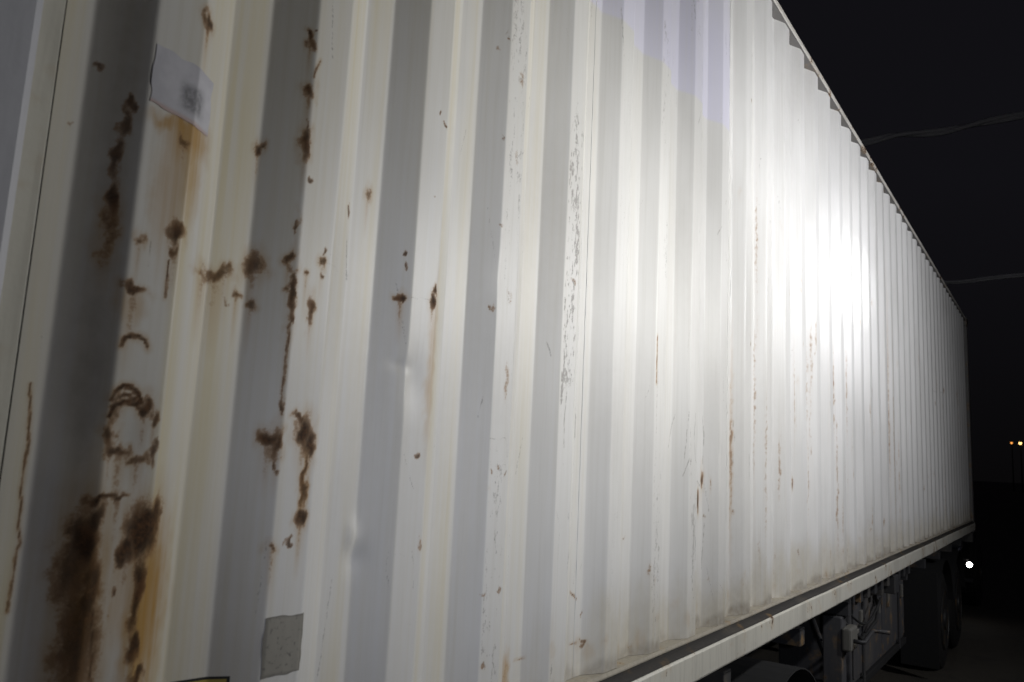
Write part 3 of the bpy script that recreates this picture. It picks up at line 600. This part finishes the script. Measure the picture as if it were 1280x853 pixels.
# roof, floor, far side and both ends
def corr(name, mat, fn, a, b, n, other):
    bm = bmesh.new(); prev = None
    for i in range(n+1):
        s = a+(b-a)*i/n; d = float(depth_raw(np.array([s]))[0]); p, q = fn(s, d)
        cur = (bm.verts.new(p), bm.verts.new(q))
        if prev: bm.faces.new((prev[0], cur[0], cur[1], prev[1]))
        prev = cur
    return done(bm, name, mat, cont)
corr('side_wall', M['roof'], lambda s, d: ((s, YB-d, .16), (s, YB-d, 2.81)), .43, 12.25, 820, 0)
corr('roof', M['roof'], lambda s, d: ((s, .0515, 2.868-d*.5), (s, YB-.0515, 2.868-d*.5)), .33, 12.33, 820, 0)
corr('front_wall', M['roof'], lambda s, d: ((XR-.02-d, s, .13), (XR-.02-d, s, 2.775)), .13, 2.31, 300, 0)
boxpart('floor', M['chassis'], cont, (.40, 12.25, .06, 2.38, .10, .150), 0)
for y0 in (.155, 1.222):
    d = boxpart('door', M['cream'], cont, (XL+.006, XL+.05, y0, y0+1.062, .135, 2.76), .01)
    for k in (0.28, .78):
        bm = bmesh.new(); tube(bm, [(XL-.012, y0+k, .10), (XL-.012, y0+k, 2.80)], .017, 10)
        box(bm, XL-.03, XL+.006, y0+k-.05, y0+k+.05, 1.0, 1.05, .004); done(bm, 'lock_rod', M['galv'], d)
for z0, z1, nm in ((.02, .118, 'door_sill'), (2.785, 2.872, 'door_header')):
    boxpart(nm, M['cream'], cont, (XL+.01, XL+.13, .147, 2.296, z0, z1), .006)
for z0, z1, nm in ((.02, .125, 'end_sill'), (2.79, 2.872, 'end_header')):
    boxpart(nm, M['cream'], cont, (XR-.13, XR-.01, .147, 2.296, z0, z1), .006)

# stuck-on labels follow the ribs of the wall, half a millimetre proud
def decal(name, mat, x0, x1, z0, z1, nx=40, nz=24, tear=0.0, off=.0007, sk=0.0):
    me = bpy.data.meshes.new(name); xs = np.linspace(x0, x1, nx); zs = np.linspace(z0, z1, nz); vs = []
    for i, x in enumerate(xs):
        for j, z in enumerate(zs):
            u = i/(nx-1); v = j/(nz-1)
            xx = x+tear*(vnoise(np.array([z*60.]), np.array([3. if u < .5 else 9.]))[0]-.5)*(u in (0., 1.)); zz = z+sk*u+tear*(vnoise(np.array([x*60.]), np.array([5. if v < .5 else 7.]))[0]-.5)*(v in (0., 1.))
            vs.append((xx, float(wallY(np.array([xx]), np.array([zz]))[0])-off, zz))
    fs = [(i*nz+j, (i+1)*nz+j, (i+1)*nz+j+1, i*nz+j+1) for i in range(nx-1) for j in range(nz-1)]
    me.from_pydata(vs, [], fs); uv = me.uv_layers.new(name='flat')
    for p in me.polygons:
        for li in p.loop_indices:
            vi = me.loops[li].vertex_index; uv.data[li].uv = ((vi//nz)/(nx-1), (vi % nz)/(nz-1))
    me.shade_smooth(); return link(name, me, mat, cont)
def uvsep(t):
    u = t.n('ShaderNodeUVMap', uv_map='flat'); s = t.n('ShaderNodeSeparateXYZ'); t.put(s.inputs[0], u.outputs[0]); return s.outputs[0], s.outputs[1]
t = NT('pale_label'); u, v = uvsep(t); n = t.noise(90, 4); n2 = t.noise(330, 3, (1, 1, .6)); n3 = t.noise(25, 3)
def inside(t, u, v, a, b, c_, d, s=.03):
    r = t.math('MULTIPLY', t.ramp(u, a-s, a+s), t.ramp(u, b+s, b-s)); r = t.math('MULTIPLY', r, t.ramp(v, c_-s, c_+s)); return t.math('MULTIPLY', r, t.ramp(v, d+s, d-s))
wu = t.math('ADD', u, t.math('MULTIPLY', t.math('SUBTRACT', n, .5), .12)); wv = t.math('ADD', v, t.math('MULTIPLY', t.math('SUBTRACT', n3, .5), .15))
n4 = t.noise(110, 4)
blk = inside(t, wu, wv, .44, .80, .18, .62, .09)
ink = t.math('MULTIPLY', blk, t.ramp(t.math('ADD', n4, t.math('MULTIPLY', n2, .35)), .45, .85, .55, 1.0), True)
c = t.mix(t.ramp(n3, .3, .7), (0.42, 0.42, 0.47), (0.52, 0.52, 0.57)); c = t.mix(t.math('MULTIPLY', ink, .88), c, (0.11, 0.11, 0.125))
c = t.mix(t.math('MULTIPLY', t.ramp(v, .10, .0), .6), c, (0.40, 0.22, 0.16))
lm = t.set(Base_Color=c, Roughness=.55)
tag(decal('stuck_label', lm, .543, .645, 1.170, 1.256, 48, 24, .004, .0008, -.012), 'pale torn paper label with a smudged dark print')
t = NT('sticker_residue'); u, v = uvsep(t); n = t.noise(120, 4); n2 = t.noise(40, 3, (1, 1, .3))
c = t.mix(n2, (0.20, 0.19, 0.165), (0.30, 0.285, 0.245)); c = t.mix(t.ramp(n, .55, .7), c, (0.12, 0.11, 0.10))
ed = t.math('SUBTRACT', 1.0, inside(t, u, v, .08, .94, .04, .97, .03)); c = t.mix(t.math('MULTIPLY', ed, .5), c, (0.10, 0.095, 0.085))
rm_ = t.set(Base_Color=c, Roughness=.8)
tag(decal('sticker_residue', rm_, .818, .896, .36, .449, 30, 24, .004, .0007, -.004), 'grey rectangle of glue left by a removed sticker')
t = NT('warning_label'); u, v = uvsep(t); n = t.noise(70, 4)
ins = inside(t, u, v, .045, .955, .04, .955, .008); c = t.mix(ins, (0.02, 0.02, 0.02), t.mix(n, (0.30, 0.24, 0.06), (0.46, 0.36, 0.08)))
wl = t.set(Base_Color=c, Roughness=.5)
tag(decal('warning_label', wl, .690, .779, .285, .373, 30, 12, 0, .0008, -.006), 'yellow warning label with a black border')

# ------------------------------------------------------------------ the trailer under the container
trl = empty('container_trailer', (0, 0, 0), 'dark steel trailer chassis underneath the white container, with a pale landing leg', 'trailer')
def ibeam(y):
    bm = bmesh.new(); box(bm, .3, 12.0, y-.07, y+.07, 1.10, 1.115); box(bm, .3, 12.0, y-.07, y+.07, .80, .815); box(bm, .3, 12.0, y-.006, y+.006, .8155, 1.0995)
    done(bm, 'chassis_beam', M['chassis'], trl)
ibeam(.72); ibeam(1.72)
for k in range(11): boxpart('crossmember', M['chassis'], trl, (.9+1.05*k, .98+1.05*k, .06, 2.38, 1.118, 1.20), .004)
for x in (.26, 6.3, 12.22):
    b = boxpart('bolster', M['chassis'], trl, (x, x+.16, .0, 2.44, 1.118, 1.245), .006)
def leg(y, sgn):
    r = boxpart('landing_leg', M['boxm'] if sgn > 0 else M['chassis'], trl, (5.06, 5.17, y, y+.11, .30, 1.115), .008)
    bm = bmesh.new(); box(bm, 5.075, 5.155, y+.015, y+.095, .05, .2995, .004); done(bm, 'inner_leg', M['galv'], r)
    bm = bmesh.new(); box(bm, 4.99, 5.24, y-.06, y+.17, .006, .05, .01); done(bm, 'foot_plate', M['chassis'], r)
    if sgn > 0:
        bm = bmesh.new(); box(bm, 5.04, 5.22, y-.055, y-.0005, .93, 1.06, .012); box(bm, 5.05, 5.30, y-.048, y-.01, 1.0, 1.025, .006); done(bm, 'gearbox', M['galv'], r)
        bm = bmesh.new(); tube(bm, [(5.10, y-.056, .985), (5.10, y-.10, .985), (5.12, y-.11, .985), (5.36, y-.11, 1.01), (5.38, y-.11, 1.01), (5.40, y-.13, 1.01), (5.40, y-.2, 1.01)], .0125, 8)
        done(bm, 'crank_handle', M['chassis'], r, True)
        bm = bmesh.new()
        for q in ((5.065, 1.09, 5.45, .84),):
            tube(bm, [(5.115, y+.05, .72), (5.46, y+.3, 1.10)], .018, 8)
        done(bm, 'brace', M['chassis'], r, True)
leg(.09, 1); leg(2.24, -1)
# storage box behind the leg, with a frame, two door leaves and latches
sb = boxpart('storage_box', M['boxm'], trl, (5.62, 7.66, .16, .62, .60, 1.20), .012)
for x0, x1 in ((5.66, 6.62), (6.65, 7.62)):
    dd = boxpart('box_door', M['boxm'], sb, (x0, x1, .148, .1595, .64, 1.165), .004)
for x in (5.82, 6.44, 6.82, 7.44): boxpart('latch', M['galv'], sb, (x, x+.05, .130, .1475, .95, 1.05), .004)
for x in (5.9, 7.3): boxpart('hanger', M['chassis'], sb, (x, x+.05, .134, .147, .56, 1.118), .003)
boxpart('box_foot', M['flap'], sb, (5.62, 7.66, .14, .62, .552, .5995), .004)
# air and electric hoses draped from the leg towards the box
bm = bmesh.new(); tube(bm, [(5.2+.08*i, .10+.01*math.sin(i), 1.06-.16*math.sin(math.pi*i/14)+.01*math.sin(i*2.1)) for i in range(15)], .011, 8)
tube(bm, [(5.25+.09*i, .07, 1.10-.10*math.sin(math.pi*i/10)) for i in range(11)], .008, 8); done(bm, 'hose', M['flap'], trl, True)
for i in range(9): boxpart('lashing_cleat', M['chassis'], trl, (5.28+.23*i, 5.36+.23*i, .03, .06, 1.18, 1.246), .003)
def wheel(parent, x, y, r, wd, face):
    e = bpy.data.objects.new('wheel', None); COL.objects.link(e); e.parent = parent; e.location = (x, y, r)
    bm = bmesh.new(); prof = [(0, r*.58), (.01, r*.62), (.0, r*.80), (.02, r*.95), (.05, r)]
    for i in range(4): g = .06+i*(wd-.12)/3.6; prof += [(g, r), (g+.003, r-.012), (g+.012, r-.012), (g+.015, r)]
    prof += [(wd-.05, r), (wd-.02, r*.95), (wd, r*.80), (wd-.01, r*.62), (wd, r*.58)]
    lathe(bm, prof, 40); done(bm, 'tyre', M['tyre'], e)
    bm = bmesh.new(); lathe(bm, [(-.004, r*.585), (-.012, r*.57), (.03, r*.53), (.09, r*.45), (.10, r*.32), (.02, r*.22), (-.02, r*.20), (-.03, r*.1)], 32)
    for k in range(10):
        a = 2*math.pi*k/10; box(bm, r*.28*math.cos(a)-.014, r*.28*math.cos(a)+.014, .035, .075, r*.28*math.sin(a)-.014, r*.28*math.sin(a)+.014, .003)
    done(bm, 'rim', M['rim'], e); return e
w0 = wheel(trl, 1.15, .03, .5, .30, -1)
for x, y in ((2.45, .03), (3.75, .03), (1.15, 2.12), (2.45, 2.12), (3.75, 2.12)):
    c = copy_tree(w0, trl); c.location = (x, y, .5)
for x in (1.15, 2.45, 3.75):
    bm = bmesh.new(); tube(bm, [(x, .33, .5), (x, 2.11, .5)], .06, 12); done(bm, 'axle', M['chassis'], trl, True)
def guard(parent, x, y, r, wd):
    bm = bmesh.new(); n = 20; prev = None
    for i in range(n+1):
        a = math.radians(12+156*i/n); p = [bm.verts.new((x+rr*math.cos(a), yy, .5+rr*math.sin(a))) for rr, yy in ((r, y), (r, y+wd), (r+.006, y+wd), (r+.006, y))]
        if prev:
            for k in range(4): bm.faces.new((prev[k], prev[(k+1) % 4], p[(k+1) % 4], p[k]))
        else: bm.faces.new(p)
        prev = p
    bm.faces.new(prev); return done(bm, 'mudguard', M['flap'], parent)
for x in (1.15, 2.45, 3.75):
    guard(trl, x, .0, .575, .36); guard(trl, x, 2.08, .575, .36)

# ------------------------------------------------------------------ the truck pulling it, almost lost in the dark
trk = empty('truck_tractor', (0, 0, 0), 'dark truck tractor at the far end of the container, one white work light lit', 'truck')
for y in (.80, 1.58): boxpart('chassis_beam', M['chassis'], trk, (8.6, 15.6, y, y+.08, .66, .79), .004)
dw = wheel(trk, 9.55, .06, .5, .28, -1)
for x, y in ((10.85, .06), (14.6, .10), (9.55, 2.10), (10.85, 2.10), (14.6, 2.06)):
    c = copy_tree(dw, trk); c.location = (x, y, .5)
for x in (9.55, 10.85, 14.6):
    bm = bmesh.new(); tube(bm, [(x, .34, .5), (x, 2.11, .5)], .06, 12); done(bm, 'axle', M['chassis'], trk, True)
for x in (9.55, 10.85): guard(trk, x, .03, .60, .36); guard(trk, x, 2.05, .60, .36)
for y in (.04, 2.07): boxpart('mudflap', M['flap'], trk, (8.90, 8.912, y, y+.34, .12, 1.02), .002)
boxpart('fuel_tank', M['boxm'], trk, (11.65, 12.9, .20, .76, .42, .98), .09)
cabp = boxpart('cab', M['cab'], trk, (13.05, 15.5, .22, 2.30, .85, 3.55), .12)
boxpart('door', M['cab'], cabp, (13.95, 14.95, .205, .2195, .95, 2.9), .01)
boxpart('side_window', M['glass'], cabp, (14.15, 14.85, .198, .2045, 2.05, 2.75), .006)
boxpart('windscreen', M['glass'], cabp, (15.503, 15.515, .4, 2.1, 1.95, 2.85), .005)
boxpart('step', M['chassis'], trk, (14.0, 14.5, .16, .5, .40, .46), .01); boxpart('bumper', M['cab'], trk, (15.5, 15.75, .2, 2.3, .4, .84), .04)
bm = bmesh.new(); lathe(bm, [(-.05, .02), (-.048, .040), (-.01, .050), (0, .050)], 24, 'x', (13.27, .135, .735)); wl_ = done(bm, 'work_light', M['chassis'], trk, True)
bm = bmesh.new(); lathe(bm, [(.0, .034), (.004, .034), (.012, .018), (.014, .006)], 24, 'x', (0, 0, 0))
lens = done(bm, 'lens', M['lamp'], wl_, True); lens.matrix_local = Matrix.Translation((13.218, .135, .735)) @ Matrix.Rotation(math.pi, 4, 'Z')
boxpart('bracket', M['chassis'], wl_, (13.20, 13.26, .155, .30, .79, .812), .003)

# ------------------------------------------------------------------ cables and poles, far lamps
def pole(x, y, h, label):
    p = empty('utility_pole', (x, y, 0), label, 'utility pole', 'poles carrying the overhead cables')
    bm = bmesh.new(); tube(bm, [(0, 0, -.3), (0, 0, h*.5), (0, 0, h)], [.17, .14, .10], 16); done(bm, 'shaft', M['concrete'], p, True)
    boxpart('cross_arm', M['galv'], p, (-.05, .05, -.8, .8, h-.45, h-.35), .006)
    for yy in (-.7, .7):
        bm = bmesh.new(); lathe(bm, [(0, .02), (.02, .05), (.05, .03), (.08, .05), (.12, .02)], 16, 'z', (0, yy, h-.349)); done(bm, 'insulator', M['galv'], p, True)
def cable(x, ya, yb, za, zb, sag, r, label, twist):
    bm = bmesh.new()
    for s in range(2):
        pts = []
        for i in range(161):
            u = i/160; a = u*twist*2*math.pi+s*math.pi; y = ya+(yb-ya)*u
            kink = .05*math.exp(-((y-1.2)/.35)**2)-.04*math.exp(-((y-.5)/.5)**2)
            pts.append((x+r*.8*math.cos(a), y, za+(zb-za)*u-4*sag*u*(1-u)+r*.8*math.sin(a)+kink))
        tube(bm, pts, r, 6)
    tag(done(bm, 'overhead_cable', M['cable'], None, True), label, 'cable', 'overhead cables')
pole(15.0, -13, 8.9, 'concrete utility pole to the right of the truck, holding the upper cable')
pole(15.0, 15, 8.9, 'concrete utility pole behind the container, holding the upper cable')
pole(17.0, -18, 7.2, 'concrete utility pole farther off on the right, holding the lower cable')
pole(17.0, 20, 7.2, 'concrete utility pole farther off behind the container, holding the lower cable')
cable(15.0, -13, 15, 8.57, 8.57, .55, .042, 'upper overhead cable crossing the black sky, nearer the top of the container', 13)
cable(17.0, -18, 20, 6.87, 6.87, 1.15, .026, 'lower overhead cable, fainter and level, behind the far end of the container', 7)
def street_lamp(dx, dy, dz, dist, mat, rad, label):
    x, y, z = dx*dist, -1.009+dy*dist, DECK+.7118+dz*dist
    p = empty('street_lamp', (x, y, 0), label, 'street lamp', 'distant street lamps')
    bm = bmesh.new(); tube(bm, [(0, 0, 0), (0, 0, z*.6), (0, 0, z+.2), (-.3, 0, z+.55), (-1.0, 0, z+.62)], [.12, .09, .07, .05, .05], 10); done(bm, 'pole', M['chassis'], p, True)
    bm = bmesh.new(); box(bm, -1.6, -.9, -.16, .16, z+.5, z+.66, .05); h = done(bm, 'lamp_head', M['chassis'], p)
    bm = bmesh.new(); lathe(bm, [(-rad*.8, rad*.25), (-rad*.6, rad*.7), (0, rad), (.2, rad)], 16, 'z', (-1.25, 0, z+.28)); done(bm, 'lens', mat, h, True)
street_lamp(.9984, .0430, .0365, 170, M['sodium'], .17, 'left and dimmer of two tiny orange street lamps beyond the container')
street_lamp(.9987, .0352, .0362, 150, M['sodium_white'], .22, 'right and brighter of two tiny orange street lamps beyond the container')
